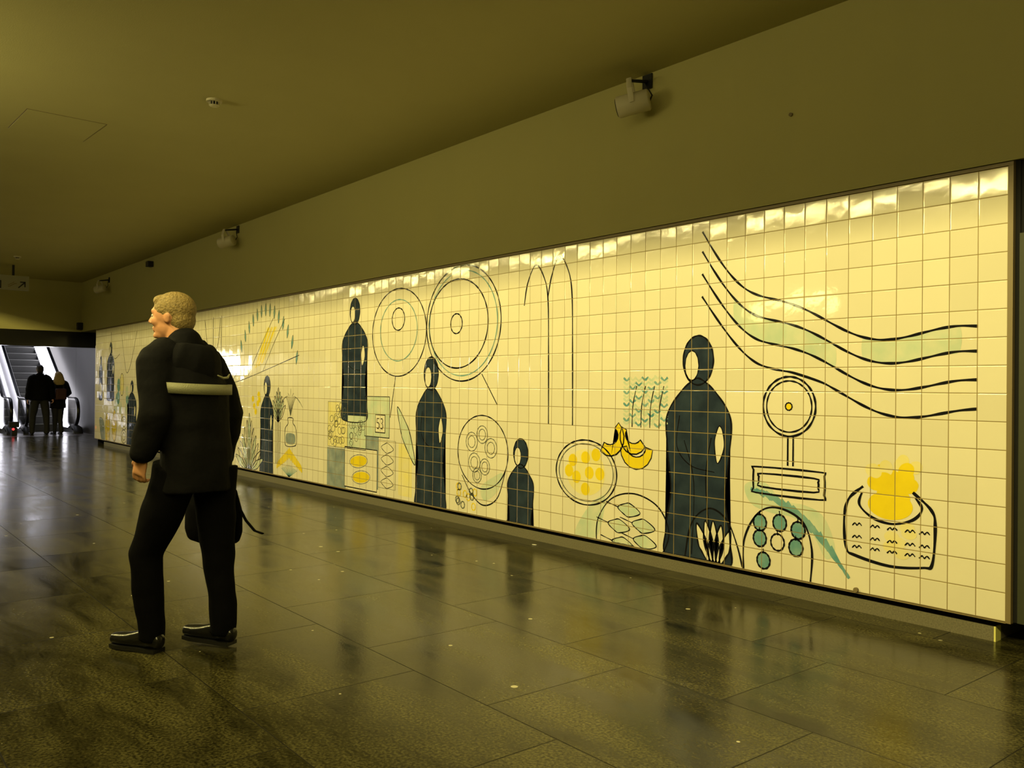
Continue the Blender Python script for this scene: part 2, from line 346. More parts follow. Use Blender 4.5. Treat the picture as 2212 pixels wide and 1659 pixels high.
def stroke(pts, wd=.075, mi=LINE, closed=False, smooth=True, k=5):
    if smooth: pts = cat(pts, closed)
    elif closed: pts = list(pts)
    n = len(pts); L_, R_ = [], []
    for i, p in enumerate(pts):
        if closed: q0, q1 = pts[i - 1], pts[(i + 1) % n]
        else: q0, q1 = pts[max(0, i - 1)], pts[min(n - 1, i + 1)]
        dx, dy = q1[0] - q0[0], q1[1] - q0[1]; l = math.hypot(dx, dy) or 1
        w2 = wd / 2 * (1 + .22 * math.sin(i * .7 + p[0] * 3))
        nx, ny = -dy / l * w2, dx / l * w2
        L_.append(mb.verts.new(P(p[0] + nx, clampr(p[1] + ny), k))); R_.append(mb.verts.new(P(p[0] - nx, clampr(p[1] - ny), k)))
    for i in range(n if closed else n - 1):
        j = (i + 1) % n; f = mb.faces.new((L_[i], L_[j], R_[j], R_[i])); f.material_index = mi
def fill(pts, mi, k=1, smooth=True, outline=0, lmi=LINE):
    if smooth: pts = cat(pts, True)
    pts = [(p[0], clampr(p[1])) for p in pts]
    vs_ = [mb.verts.new(P(p[0], p[1], k)) for p in pts]
    f = mb.faces.new(vs_); f.material_index = mi
    bmesh.ops.triangulate(mb, faces=[f])
    if outline: stroke(pts, outline, lmi, True, False)
def oval(cu, cr, ru, rr, n=12, rot=0):
    c, s = math.cos(rot), math.sin(rot)
    return [(cu + ru * math.cos(2 * PI * i / n) * c - rr * math.sin(2 * PI * i / n) * s, cr + ru * math.cos(2 * PI * i / n) * s + rr * math.sin(2 * PI * i / n) * c) for i in range(n)]
def rect(u0, r0, u1, r1): return [(u0, r0), (u1, r0), (u1, r1), (u0, r1)]
def robed(u, top, bot, hw, head=.75, sh=.0, lean=0.0, wd=.07):
    """plain navy robed silhouette: oval head, neck, bell-shaped gown"""
    H = bot - top
    hr = H * .085 * head / .75
    fill(oval(u, top + hr * 1.15, hr * .92, hr * 1.2), NAVY, 2, True, wd); fill(oval(u + hr * .38, top + hr * 1.4, hr * .42, hr * .72), CREAM, 4, True, wd * .7)
    y0 = top + hr * 2.1
    body = [(u + hr * .25, y0), (u + hw * .55, y0 + H * .06), (u + hw * .95, y0 + H * .17), (u + hw * .9, y0 + H * .34), (u + hw * .8 + lean, y0 + H * .5), (u + hw * .95 + lean, y0 + H * .68), (u + hw * .85 + lean, bot),
            (u - hw * .85 + lean, bot), (u - hw * .95 + lean, y0 + H * .68), (u - hw * .8 + lean, y0 + H * .5), (u - hw * .9, y0 + H * .34), (u - hw * .95, y0 + H * .17), (u - hw * .55, y0 + H * .06), (u - hr * .25, y0)]
    fill(body, NAVY, 1, True, wd)
    if hw > 1.4:      # one gap between arm and body, one plain sleeve line
        fill([(u - hw * .62, y0 + H * .2), (u - hw * .5, y0 + H * .27), (u - hw * .58, y0 + H * .36), (u - hw * .76, y0 + H * .3), (u - hw * .74, y0 + H * .23)], CREAM, 3, True, wd * .7)
        stroke([(u + hw * .55, y0 + H * .16), (u + hw * .62, y0 + H * .3), (u + hw * .2, y0 + H * .38), (u - hw * .5, y0 + H * .4)], .05, LINE, k=3)
def leaf(u0, r0, u1, r1, w_, mi=None, wd=.06, k=1):
    du, dr = u1 - u0, r1 - r0; l = math.hypot(du, dr); nx, ny = -dr / l * w_, du / l * w_
    m = (u0 + du * .55, r0 + dr * .55)
    pts = [(u0, r0), (u0 + du * .3 + nx * .8, r0 + dr * .3 + ny * .8), (m[0] + nx, m[1] + ny), (u1, r1), (m[0] - nx, m[1] - ny), (u0 + du * .3 - nx * .8, r0 + dr * .3 - ny * .8)]
    if mi is None: stroke(pts, wd, LINE, True)
    else: fill(pts, mi, k, True, wd)
# -- plain parallel waves on the right
def wave(k_, ph=0): return [(13.4 - i * .62, .5 + k_ * 1.25 + 5.6 * (1 - math.exp(-i * (.17 - .008 * k_))) + .35 * math.sin(i * .55 + ph) * min(1, i / 5)) for i in range(21)]
W_ = [wave(0, .3), wave(.75, .1), wave(1.6, -.1), wave(2.45, -.4)]
fill(W_[1][3:12] + W_[2][3:12][::-1], PTEAL, 1); fill(W_[0][13:20] + W_[1][13:20][::-1], PTEAL, 1)
for w_ in W_: stroke([q_ for q_ in w_ if not (abs(q_[0] - 8.7) < 1.4 and abs(q_[1] - 8.65) < 1.35)], .095)
# -- round dial on a post
stroke(oval(8.7, 8.65, 1.28, 1.28, 16), .09, LINE, True); stroke(oval(8.7, 8.65, 1.1, 1.1, 16), .07, LINE, True)
fill(oval(8.7, 8.65, .16, .16), YEL, 1, True, .06)
for d in (-.13, .13): stroke([(8.6 + d, 9.95), (8.6 + d, 11.2)], .07, LINE, False, False)
for d in (0, .28): stroke(cat([(10.3 - d, 11.35 + d), (7.2 + d, 11.35 + d), (7.0 + d, 11.5 + d), (7.0 + d, 12.3 - d), (7.2 + d, 12.5 - d), (10.3 - d, 12.5 - d), (10.45 - d, 12.3 - d), (10.45 - d, 11.5 + d)], True, 3), .085, LINE, True, False)
# -- teal brush sweep
fill([(10.9, 12.2), (9.9, 12.0), (9.0, 12.7), (7.9, 12.8), (7.0, 13.2), (6.5, 14.4), (6.9, 14.9), (7.5, 14.0), (8.4, 13.4), (9.6, 13.3), (10.6, 13.0)], PTEAL, 1)
for i in range(16):
    t = i / 15; u = 10.6 - 3.9 * t; r = 12.35 + 2.0 * t * t; l = .6 + .5 * rnd.random()
    stroke([(u, r), (u - l * .6, r + l * (.2 + .7 * t)), (u - l, r + l * (.4 + t))], .12 + .1 * rnd.random(), TEAL, k=2 + .1 * i)
# -- arch-topped crate with round fruit
stroke([(10.95, 16), (10.9, 14.6), (10.2, 13.4), (9.2, 13.05), (8.0, 13.5), (7.55, 14.6), (7.6, 16)], .09)
for i, (u, r) in enumerate(((10.1, 13.8), (9.1, 13.7), (8.2, 13.9), (10.1, 14.5), (9.2, 14.55), (8.3, 14.65), (9.9, 15.45))):
    fill(oval(u, r, .33, .36), TEAL if i != 4 else CREAM, 3, True, .08); stroke([(u, r - .3), (u + .02, r - .52)], .05)
# -- round basket with a yellow heap
for i in range(34):
    ang = rnd.uniform(-1.2, 1.2); d = rnd.uniform(0, 1)
    u, r = 4.1 + math.sin(ang) * d * 1.1, 11.9 - d * 1.2 + rnd.uniform(-.2, .6)
    fill(oval(u, r, .24 + .15 * (1 - d), .28 + .2 * (1 - d), 7, ang), YEL if d < .8 else PYEL, 1 + .03 * i)
fill(oval(4.2, 12.4, .9, .55), YEL, 2.6)
for i in range(6): fill(oval(3.7 + .3 * rnd.uniform(-1, 1.6), 13.2 + .2 * i, .3, .22, 7), PYEL, 1.5 + .05 * i)
stroke([(5.3, 11.75), (5.9, 12.3), (6.1, 13.1), (6.0, 14.3), (5.6, 14.55), (4.2, 14.75), (2.9, 14.6), (2.55, 14.4), (2.45, 13), (2.6, 12.4), (3.3, 11.8)], .11)
stroke([(5.35, 12.0), (5.45, 12.5), (4.9, 12.95), (4.1, 13.1), (3.3, 12.85), (2.95, 12.4), (3.2, 12.0)], .1)
for r in (13.3, 13.8, 14.2):
    for u in (5.55, 4.8, 4.1, 3.4, 2.85):
        stroke([(u + .2, r + .06), (u + .08, r - .05), (u, r + .03), (u - .1, r - .06), (u - .2, r + .03)], .05)
# -- tall robed silhouette, right
robed(13.6, 5.45, 16.2, 2.0, .8, wd=.08)
stroke([(14.4, 10.4), (13.8, 12.4), (13.9, 15.8)], .05, LINE, k=3); stroke([(12.8, 10.2), (13.1, 12.2), (12.7, 15.8)], .05, LINE, k=3)
# -- leaf bunches at its foot
for d in (-1.1, -.6, -.15, .3, .8): leaf(12.6 + d * .35, 16.0, 12.8 + d, 14.0 + abs(d) * .35, .26, CREAM, .08, 4)
stroke([(14.3, 16), (13.9, 14.3), (12.9, 13.5), (11.9, 13.9), (11.3, 15), (10.9, 16.3)], .08, k=6)
# -- plate with teal leaves
stroke([(20.3, 16.2), (20.2, 14.9), (19.2, 13.7), (17.6, 13.3), (16.0, 13.8), (15.3, 15), (15.8, 16.3)], .07)
for i, (u, r) in enumerate(((18.0, 14.0), (17.0, 14.7), (18.7, 14.9), (16.9, 15.5), (18.4, 15.8))):
    leaf(u + .75, r + .1, u - .8, r + .25, .34, PTEAL, .055, 1 + .3 * i); stroke([(u + .7, r + .1), (u + 1.6, r - .1)], .05)
fill([(21.0, 14.4), (19.8, 13.6), (19.8, 14.6), (20.4, 15.9), (22, 15.95)], PTEAL, .4)
# -- round dish with yellow fruit
stroke(oval(21.2, 12.5, 2.35, 1.75, 16), .08, LINE, True); stroke(oval(21.2, 12.5, 2.1, 1.55, 16), .05, THIN, True)
fill(oval(21.2, 12.5, 1.5, 1.25), PYEL, .5)
for u, r in ((22.2, 11.9), (21.2, 11.7), (20.4, 11.5), (20.9, 12.5), (21.9, 12.8), (20.1, 12.5), (21.2, 13.4), (22.5, 12.5)): fill(oval(u, r, .34, .34), YEL, 1.4)
# -- three yellow crescents
for cu, cr_, rr, ro in ((19.4, 10.5, 1.0, .9), (17.7, 10.4, .9, -.55), (17.5, 11.0, 1.05, 0)):
    o_ = [(cu + rr * math.cos(PI * i / 8 + ro) * 1.05, cr_ + rr * math.sin(PI * i / 8 + ro)) for i in range(9)] + [(cu + rr * .62 * math.cos(PI * (8 - i) / 8 + ro), cr_ - .1 + rr * .5 * math.sin(PI * (8 - i) / 8 + ro)) for i in range(9)]
    fill(o_, YEL, 1.5 + .2 * rr + ro * .1, False, .07)
# -- herb sprays
for i in range(7):
    u = 18.2 - i * .42
    for j in range(11):
        r = 7.5 + j * .23 + rnd.uniform(-.06, .06)
        for s in (-1, 1): stroke([(u, r), (u + s * .22, r - .16)], .11, PTEAL if (i + j) % 3 else TEAL, k=1 + .04 * j + .3 * (s > 0))
for u in (17.8, 17.2, 16.6, 16.0): stroke([(u - .3, 7.8), (u - .05, 8.8), (u, 9.9)], .05)
# -- two tall arches
stroke([(26.5, 3.1), (26.2, 1.8), (25.5, .8), (24.8, 1.5), (24.4, 2.8), (24.3, 6), (24.25, 10)], .08)
stroke([(24.4, 2.8), (24.1, 1.6), (23.5, .5), (22.8, 1.2), (22.4, 2.6), (22.3, 6), (22.25, 10)], .08)
# -- small robed silhouette
robed(26.7, 11.0, 17.4, 1.25, 1.0)
# -- bowl of rings
stroke(oval(30.5, 12.0, 2.6, 2.3, 16), .07, LINE, True)
stroke([(32.6, 13.6), (31.6, 14.7), (30.3, 15.3), (28.9, 14.7), (28.1, 12.9)], .07)
fill([(30.6, 14.2), (29.2, 13.4), (28.4, 13.2), (28.9, 14.3), (30.2, 15.0)], PTEAL, 1)
for u, r, q in ((31.6, 11.4, .6), (30.5, 10.9, .55), (29.6, 11.7, .6), (31.3, 12.7, .6), (30.2, 12.9, .5), (31.0, 13.5, .45)):
    stroke(oval(u, r, q, q), .045, THIN, True); stroke(oval(u, r, q * .62, q * .62), .04, THIN, True)
for i in range(12): stroke(oval(32.2 + rnd.uniform(-1, 1.1), 15.0 + rnd.uniform(-.9, .7), .2, .22, 8), .07, YEL if i % 2 else THIN, True)
# -- middle robed silhouette and a large fish-free leaf
robed(36.3, 5.95, 16.4, 1.9, .8)
leaf(40.6, 9.4, 38.2, 13.4, .5, PTEAL, .07, 3)
fill(rect(40.4, 12.0, 38.6, 15.7), PYEL, .3, False)
# -- two big discs on stalks
stroke(oval(32.8, 3.8, 4.1, 3.75, 20), .085, LINE, True); stroke(oval(32.8, 3.8, 3.75, 3.4, 20), .07, TEAL, True)
stroke(oval(33.3, 3.8, 3.3, 2.9, 20), .09, LINE, True); stroke(oval(33.4, 3.8, .65, .65), .08, LINE, True)
stroke(oval(40.6, 4.05, 3.65, 3.15, 20), .085, LINE, True); stroke(oval(40.6, 3.1, .85, .8), .08, LINE, True)
stroke(oval(40.6, 3.9, 2.5, 2.2, 18), .07, TEAL, True)
stroke([(40.9, 7.2), (41.6, 10.2)], .07, LINE, False, False); stroke([(30.6, 7.1), (29.0, 9.0)], .07, LINE, False, False)
# -- back robed silhouette and crates
robed(47.0, 1.15, 10.6, 2.1, .8)
fill(rect(45.3, 8.7, 41.7, 11.7), PTEAL, .6, False, .07)
fill(rect(51.3, 9.2, 48.0, 12.8), PYEL, .5, False, .05, THIN); fill(rect(51.4, 12.9, 48.2, 16), GREY, .8, False)
fill(rect(45.2, 11.7, 43.2, 15.6), GREY, .8, False)
fill(rect(48.0, 10.2, 45.1, 12.8), PTEAL, 2.4, False, .07); fill(rect(48.4, 12.7, 43.4, 15.8), CREAM, 2.8, False, .09)
for i in range(26): stroke(oval(49.7 + rnd.uniform(-1.4, 1.4), 11 + rnd.uniform(-1.5, 1.5), .25, .3, 8, rnd.random() * 3), .04, THIN, True)
for i in range(14): stroke(oval(46.5 + rnd.uniform(-1, 1), 11.6 + rnd.uniform(-.9, .9), .26, .26, 8), .04, THIN, True)
for cu, cr_ in ((46.2, 13.7), (45.8, 14.9)): fill(oval(cu, cr_, 1.3, .42, 12, .1), YEL, 3.4); stroke(oval(cu, cr_, 1.4, .5, 12, .1), .045, THIN, True)
fill(rect(43.2, 11.9, 40.8, 15.4), CREAM, 1.2, False, .045, THIN)
for r in (12.4, 13.25, 14.1, 14.95): leaf(42.8, r, 41.1, r + .1, .36, None, .045)
fill(rect(43.7, 10.05, 42.3, 11.35), CREAM, 3.2, False, .08)
# the price board figures: 53
for off, pts in ((43.45, [(.3, 0), (.0, 0), (-.02, .32), (.2, .3), (.32, .42), (.32, .62), (.2, .75), (-.02, .7)]), (42.9, [(0, .02), (.2, 0), (.3, .12), (.26, .28), (.1, .34), (.28, .42), (.32, .6), (.2, .75), (-.02, .7)])):
    stroke([(off - x + .0, 10.32 + y) for x, y in pts], .075, LINE, False, False, 10)
# -- tree of leaves over a slanted yellow roof
for i in range(15):
    t = i / 14; u = 70.6 - 13.2 * t; r = 5.6 - 4.6 * math.sin(PI * t) ** .8
    leaf(u, r + .5, u + .25 * math.cos(t * PI), r - .7, .17, TEAL, .03)
stroke([(71, 6.8), (70.8, 7.6), (56.8, 5.3)], .06); stroke([(68, 7.0), (65.5, 4.6), (62.3, 1.8)], .05); stroke([(64.5, 6.6), (62.0, 4.0), (59.8, 2.0)], .05)
for i in range(7): stroke([(66.6 - i * .35, 6.4 - .1 * i), (63.6 - i * .35, 2.6)], .22, YEL if i % 2 else PYEL, k=1 + .1 * i)
# -- small robed silhouette with plants
robed(63.5, 7.1, 16.4, 1.5, .75)
for i in range(13):
    t = (i - 6) / 6; leaf(67.6 - t * .6, 16, 67.6 - t * 3.3, 10.6 + abs(t) * 4.2, .36, PTEAL if i % 3 == 0 else None, .07, 1 + .05 * i)
for i in range(9):
    t = (i - 4) / 4; leaf(61.0, 11.2, 61.0 - t * 1.5, 8.1 + abs(t) * 1.6, .28, PTEAL if i % 2 else None, .065, 1 + .05 * i)
for d in (-.5, -.17, .17, .5): stroke([(61 + d, 11.2), (61 + d * .8, 15.0)], .06)
stroke([(58.9, 10.8), (58.9, 11.3), (59.5, 11.8), (59.5, 13), (59.0, 13.3), (57.6, 13.2), (57.2, 12.9), (57.3, 11.7), (57.9, 11.2), (57.9, 10.8)], .07, LINE, True)
fill(rect(59.2, 12.2, 57.6, 13.0), GREY, 1)
for i in range(9): stroke([(58.4, 10.6), (58.4 - (i - 4) * .25, 9.0), (58.4 - (i - 4) * .6, 8.2 + abs(i - 4) * .4)], .035, THIN)
for i in range(15):
    t = (i - 7) / 7; stroke([(58.6, 16), (58.6 - t * 1.6, 14.9 + abs(t) * .4)], .05, TEAL, k=1); fill(oval(58.6 - t * 2.3, 13.9 + abs(t) * 1.1, .2, .5, 8, t * .7), YEL, 2 + .05 * i)
for i in range(7): fill(oval(66 + rnd.uniform(-.8, .8), 9.6 + rnd.uniform(-.9, .9), .3, .3, 8), YEL, 1 + .1 * i)
stroke([(75, 10.6), (73, 10.6), (72.6, 11.5), (72.6, 13.4), (74, 13.4)], .06)
stroke([(80, 1), (79, 4), (77.5, 5), (76, 3.5), (75.5, 1)], .08); stroke([(77.5, .8), (77.5, 6.5)], .08); stroke([(75.2, .8), (75.2, 7.5)], .08)
# -- far left part
robed(107, 7.5, 16.4, 2.2, .7); robed(117.6, 2.1, 10.2, 2.0, .8); robed(122.9, 3.9, 10.2, 1.0, .7)
for i in range(8): fill(oval(113.4 + rnd.uniform(-1.4, 1.4), 9.8 + rnd.uniform(-2.0, 2.0), .8, .9, 9), TEAL if i % 2 else PTEAL, 1 + .1 * i)
for i in range(5): fill(oval(109.4 + rnd.uniform(-.6, .6), 10.2 + rnd.uniform(-1.4, 1.4), .6, .7, 9), TEAL if i % 2 else PTEAL, 1 + .1 * i)
fill(oval(111.8, 8, .9, 1.5), PYEL, 1.8, True, .08); fill(oval(123, 8.7, .9, 1), CREAM, 1.8, True, .08)
for cu, cr_, rr in ((115.4, 13.3, 1.8), (118.9, 13.9, 1.8)):
    fill(oval(cu, cr_ + .4, 1.2, rr + .4), YEL, 2, True, .08)
    for d in (-.6, -.2, .2, .6): stroke([(cu + d, cr_ - rr * .7), (cu + d * 1.2, cr_ + rr * .9)], .06)
fill([(123.5, 13), (121, 13.3), (120.4, 16), (122.2, 16)], GREY, 1)
for r in (13.2, 15.0): stroke(oval(110.6, r, 1.3, .9), .08, LINE, True); stroke(oval(110.6, r, .7, .5), .06, LINE, True)
fill(oval(104.6, 15, 1.5, 1.5), PTEAL, 3, True, .08)
stroke([(117.5, .6), (117, 3.2), (115.5, 4.4), (113, 3.8)], .07); stroke([(112.5, .3), (111, 4), (109.5, 6.4), (107.5, 5.0), (105, 1)], .07)
mural = thing('tile_mural', 'long cream tile mural with navy robed silhouettes and big circles on the right wall', 'mural')
panel = link('tile_panel', mb, TM, mural)
link('top_edging', boxes(((-.026, -.05, MTOP + .002), (MLEN + .01, .006, MTOP + .02))), MT['trim'], mural)
link('side_edging', boxes(((-.026, -.05, MBOT - .006), (-.002, .006, MTOP + .001))), MT['trim'], mural)
link('bottom_edging', boxes(((-.002, -.05, MBOT - .009), (MLEN + .01, .004, MBOT - .002))), MT['trim'], mural)
bm = bmesh.new(); cyl(bm, (5.55 * T, .0, MBOT + .012), (5.55 * T, .014, MBOT + .012), .014)
tag(link('door_stop', bm, MT['trim'], smooth=False), 'small brown round knob at the bottom edge of the mural near its right end', 'knob')

# ------------------------------------------------------------ ceiling things
def detector(x, y, label):
    t = thing('smoke_detector', label, 'smoke detector', (x, y, ZC), 0, 'smoke detectors on the ceiling')
    bm = bmesh.new(); cyl(bm, (0, 0, -.018), (0, 0, 0), .062, 28); link('base', bm, MT['beige'], t)
    bm = bmesh.new(); cyl(bm, (0, 0, -.045), (0, 0, -.018), .036, 24); link('chamber', bm, MT['grille'], t)
    bm = bmesh.new()
    for k in range(10):
        an = 2 * PI * k / 10; x_, y_ = .037 * math.cos(an), .037 * math.sin(an); loft(bm, [(x_, y_, -.046), (x_, y_, -.017)], [.0035, .0035], n=6, flat=True)
    link('rib', bm, MT['beige'], t)
    bm = bmesh.new(); loft(bm, [(0, 0, -.056), (0, 0, -.05), (0, 0, -.044)], [.024, .036, .042], n=24, flat=True); link('cap', bm, MT['beige'], t)
detector(5.12, 2.225, 'round beige ceiling smoke detector with dark slots, the nearer and larger one')
detector(16.0, 1.87, 'tiny ceiling smoke detector far down the passage near the hanging sign')
t = thing('ceiling_hatch', 'square access hatch with thin dark outline in the ceiling at upper left', 'hatch', (6.75, 3.05, ZC), .04)
link('panel', boxes(((-.36, -.31, -.004), (.36, .31, -.0005))), MT['ceiling'], t)
link('seam', boxes(((-.368, -.318, -.002), (-.36, .318, 0)), ((.36, -.318, -.002), (.368, .318, 0)), ((-.36, .31, -.002), (.36, .318, 0)), ((-.36, -.318, -.002), (.36, -.31, 0))), MT['trim'], t)

def speaker(x, z, label):
    t = thing('projector_speaker', label, 'loudspeaker', (x, 0, z), 0, 'cylinder loudspeakers along the upper wall')
    d = Vector((.80, .52, -.17)).normalized(); c0 = Vector((-.02, .19, -.06))
    bm = bmesh.new(); loft(bm, [c0 - d * .13, c0 - d * .12, c0 + d * .12, c0 + d * .13], [.075, .085, .085, .08], n=28, flat=True, side=(0, 0, 1)); link('housing', bm, MT['beige'], t, True)
    bm = bmesh.new(); loft(bm, [c0 + d * .131, c0 + d * .137], [.074, .07], n=28, flat=True, side=(0, 0, 1)); link('grille', bm, MT['grille'], t)
    bm = bmesh.new()
    s_ = d.cross(Vector((0, 0, 1))).normalized()
    up = s_.cross(d)
    for sg in (-1, 1):
        a0 = c0 + s_ * sg * .09; loft(bm, [a0 - up * .015, a0 + up * .1, c0 + up * .2 + s_ * sg * .03], [(.022, .004)] * 3, n=8, flat=True, side=d)
    loft(bm, [c0 + up * .2 - s_ * .03, c0 + up * .2 + s_ * .03], [(.022, .004)] * 2, n=8, flat=True, side=d)
    link('bracket', bm, MT['beige'], t)
    bm = bmesh.new(); loft(bm, [c0 + up * .19, Vector((.0, .02, .16)), Vector((.0, 0, .16))], [.012, .014, .016], n=10, flat=True); box(bm, (-.05, 0, .1), (.05, .012, .22)); link('wall_mount', bm, MT['blackplastic'], t)
    bm = bmesh.new(); loft(bm, [(.03, .01, .17), (-.03, .04, .1), (-.09, .05, .02), (-.1, .1, -.06), c0 - d * .12], [.006] * 5, n=8); link('cable', bm, MT['blackplastic'], t, True)
    t.scale = (.9, .9, .9)
    return t
speaker(2.455, 3.395, 'beige cylinder loudspeaker on a bracket, the nearest and largest, above the middle of the mural')
speaker(10.29, 3.39, 'beige cylinder loudspeaker on the upper wall, just up right of the walking man')
speaker(17.24, 3.30, 'smallest and farthest cylinder loudspeaker, on the upper wall nearest the escalator bulkhead')
b1 = link('junction_box', boxes(((-.07, -.001, -.05), (.07, .10, .05))), MT['blackplastic'], loc=(14.33, 0, 3.46)); bevel(b1, .008); tag(b1, 'small black box in the corner of ceiling and upper wall above the walking man', 'box')
bm = boxes(((-.06, -.001, -.08), (.06, .11, .08))); b2 = link('junction_box', bm, MT['blackplastic'], loc=(19.5, 0, 2.6)); bevel(b2, .008); tag(b2, 'small black box low on the corner beside the escalator bulkhead', 'box')
bm = bmesh.new(); cyl(bm, (0, 0, 0), (0, .012, 0), .012); tag(link('wall_plug', bm, MT['trim'], loc=(1.262, -.002, 3.013)), 'tiny brown plug in the beige upper wall at the right', 'plug')

# ------------------------------------------------------------ hanging direction sign
SX = 17.3
t = thing('direction_sign', 'pale hanging direction sign with dark arrow under the ceiling at far left', 'sign', (SX, 0, 0))
link('board', boxes(((0, 1.455, 3.115), (.12, 3.1, 3.39))), MT['signboard'], t)
for y_ in (1.7, 2.8): link('hanger', boxes(((.04, y_, 3.39), (.08, y_ + .04, ZC))), MT['blackplastic'], t)
bm = bmesh.new()
def bar(bm, y0, z0, y1, z1, wd, x=-.003):
    d = Vector((0, y1 - y0, z1 - z0)); n_ = Vector((0, -d.z, d.y)).normalized() * wd / 2
    a_, b = Vector((x, y0, z0)), Vector((x, y1, z1)); e = Vector((.002, 0, 0))
    vs_ = [bm.verts.new(p) for p in (a_ + n_, b + n_, b - n_, a_ - n_, a_ + n_ + e, b + n_ + e, b - n_ + e, a_ - n_ + e)]
    for f in ((0, 1, 2, 3), (7, 6, 5, 4), (0, 4, 5, 1), (1, 5, 6, 2), (2, 6, 7, 3), (3, 7, 4, 0)): bm.faces.new([vs_[i] for i in f])
# arrow pointing up right (right of the board is -y)
bar(bm, 1.64, 3.155, 1.53, 3.265, .022); bar(bm, 1.61, 3.27, 1.515, 3.27, .022); bar(bm, 1.526, 3.175, 1.526, 3.28, .022)
link('arrow', bm, MT['blackplastic'], t)
bm = bmesh.new(); bar(bm, 1.82, 3.175, 1.79, 3.175, .013); bar(bm, 1.79, 3.175, 1.70, 3.235, .013); bar(bm, 1.70, 3.235, 1.67, 3.235, .013); bar(bm, 1.82, 3.205, 1.80, 3.205, .01); bar(bm, 1.80, 3.205, 1.71, 3.265, .01)
link('escalator_symbol', bm, MT['trim'], t)
bm = bmesh.new(); bar(bm, 1.94, 3.14, 1.94, 3.27, .02); bar(bm, 2.04, 3.14, 2.04, 3.27, .02); bar(bm, 1.93, 3.27, 2.05, 3.27, .02); bar(bm, 1.93, 3.14, 2.05, 3.14, .02)
link('lift_symbol', bm, MT['blackplastic'], t)

# ------------------------------------------------------------ escalators
def escalator(loc, label):
    """local: +x up the escalator, comb plate at x 0; width inside 1.0"""
    t = thing('escalator', label, 'escalator', loc, 0, 'escalators at the end of the passage')
    tr, ri = .36, .2; slope = ri / tr
    for k in range(20):
        x0 = .15 + k * tr; z = 0.0 if k < 1 else (k - .0) * ri * 1.0
        z1 = z + .005
        s_ = link('step', boxes(((x0, -.49, z1 - .32), (x0 + tr + .04, .49, z1 - .004))), MT['step'], t)
        link('nosing', boxes(((x0 - .004, -.48, z1 - .016), (x0 + .022, .48, z1 - .001))), MT['nose'], s_)
    link('comb_plate', boxes(((-.75, -.5, -.03), (.14, .5, .006))), MT['steel'], t)
    link('truss', boxes(((-.5, -.66, -.3), (8, -.5, .02)), ((-.5, .5, -.3), (8, .66, .02))), MT['blackplastic'], t)
    XE = 7.2
    for sg in (-1, 1):
        yc = sg * .58
        def zl(x): return max(0, (x - .45) * slope)
        # lit inner panel following the slope, with solid thickness
        bm = bmesh.new(); lo, hi = [], []
        xs = [.45 + i * .15 for i in range(int((XE - .45) / .15) + 1)]
        def strip(xs, f0, f1, y0, y1):
            rows = []
            for x in xs: rows.append([bm.verts.new((x, y_, z_)) for y_, z_ in ((y0, f0(x)), (y1, f0(x)), (y1, f1(x)), (y0, f1(x)))])
            for A, B in zip(rows, rows[1:]):
                for i in range(4): bm.faces.new((A[i], A[(i + 1) % 4], B[(i + 1) % 4], B[i]))
            bm.faces.new(rows[0]); bm.faces.new(rows[-1][::-1])
        ya, yb = sorted((yc - .02, yc + .02))
        strip(xs, lambda x: zl(x) + .24, lambda x: zl(x) + .86, ya, yb)
        bal = link('balustrade', bm, MT['lit'] if sg < 0 else MT['steel'], t, False); bal['label'] = 'brightly lit white balustrade panel' if sg < 0 else 'plain steel balustrade panel'
        bm = bmesh.new(); strip([-.55 + i * .1 for i in range(11)], lambda x: .16, lambda x: .86, ya + .012, yb - .012); link('glass_end', bm, MT['glass'], bal)
        bm = bmesh.new(); strip([-.75 + i * .15 for i in range(int((XE + .75) / .15) + 1)], lambda x: zl(x) - .1, lambda x: zl(x) + .12 if x > -.6 else .07, yc - .09, yc + .09)
        link('skirt', bm, MT['steel'], bal)
        bm = bmesh.new(); strip([-.2 + i * .15 for i in range(int((XE + .2) / .15) + 1)], lambda x: zl(x) + .125, lambda x: zl(x) + .16, yc - .05, yc + .05)
        link('skirt_light', bm, MT['lit'], bal)
        # handrail: bottom return, round newel, level, slope
        pts = [(-.25, yc, .2)]
        for i in range(9):
            an = -PI / 2 - i * PI / 8; pts.append((-.5 + .36 * math.cos(an), yc, .56 + .36 * math.sin(an)))
        pts += [(-.2, yc, .92), (.2, yc, .92), (.5, yc, .95), (.8, yc, zl(.8) + .93)] + [(x, yc, zl(x) + .93) for x in (2, 4, XE)]
        bm = bmesh.new(); loft(bm, pts, [(.042, .022)] * len(pts), n=12, flat=True, side=(0, 1, 0)); link('handrail', bm, MT['rubber'], bal, True)
        bm = bmesh.new(); loft(bm, [(-.95, yc, .0), (-.8, yc, .13), (-.4, yc, .17), (-.1, yc, .12)], [(.10, .03), (.11, .06), (.11, .07), (.09, .05)], n=12); link('newel_base', bm, MT['blackplastic'], bal, True)
    return t
escalator((23.65, -.08, 0), 'right-hand escalator, the one the couple is standing in front of')
escalator((23.65, 1.45, 0), 'left-hand escalator cut off by the left edge of the photo')
t = thing('control_post', 'small black box with a red light between the two escalators', 'control box', (22.5, .86, 0))
o = link('post', boxes(((-.1, -.06, 0), (.14, .06, .2)), ((-.04, -.11, .2), (.1, .11, .34))), MT['blackplastic'], t); bevel(o, .01)
bm = bmesh.new(); ell(bm, (-.105, .03, .16), (.02, .03, .03), n=12); link('red_light', bm, MT['red'], t, True)

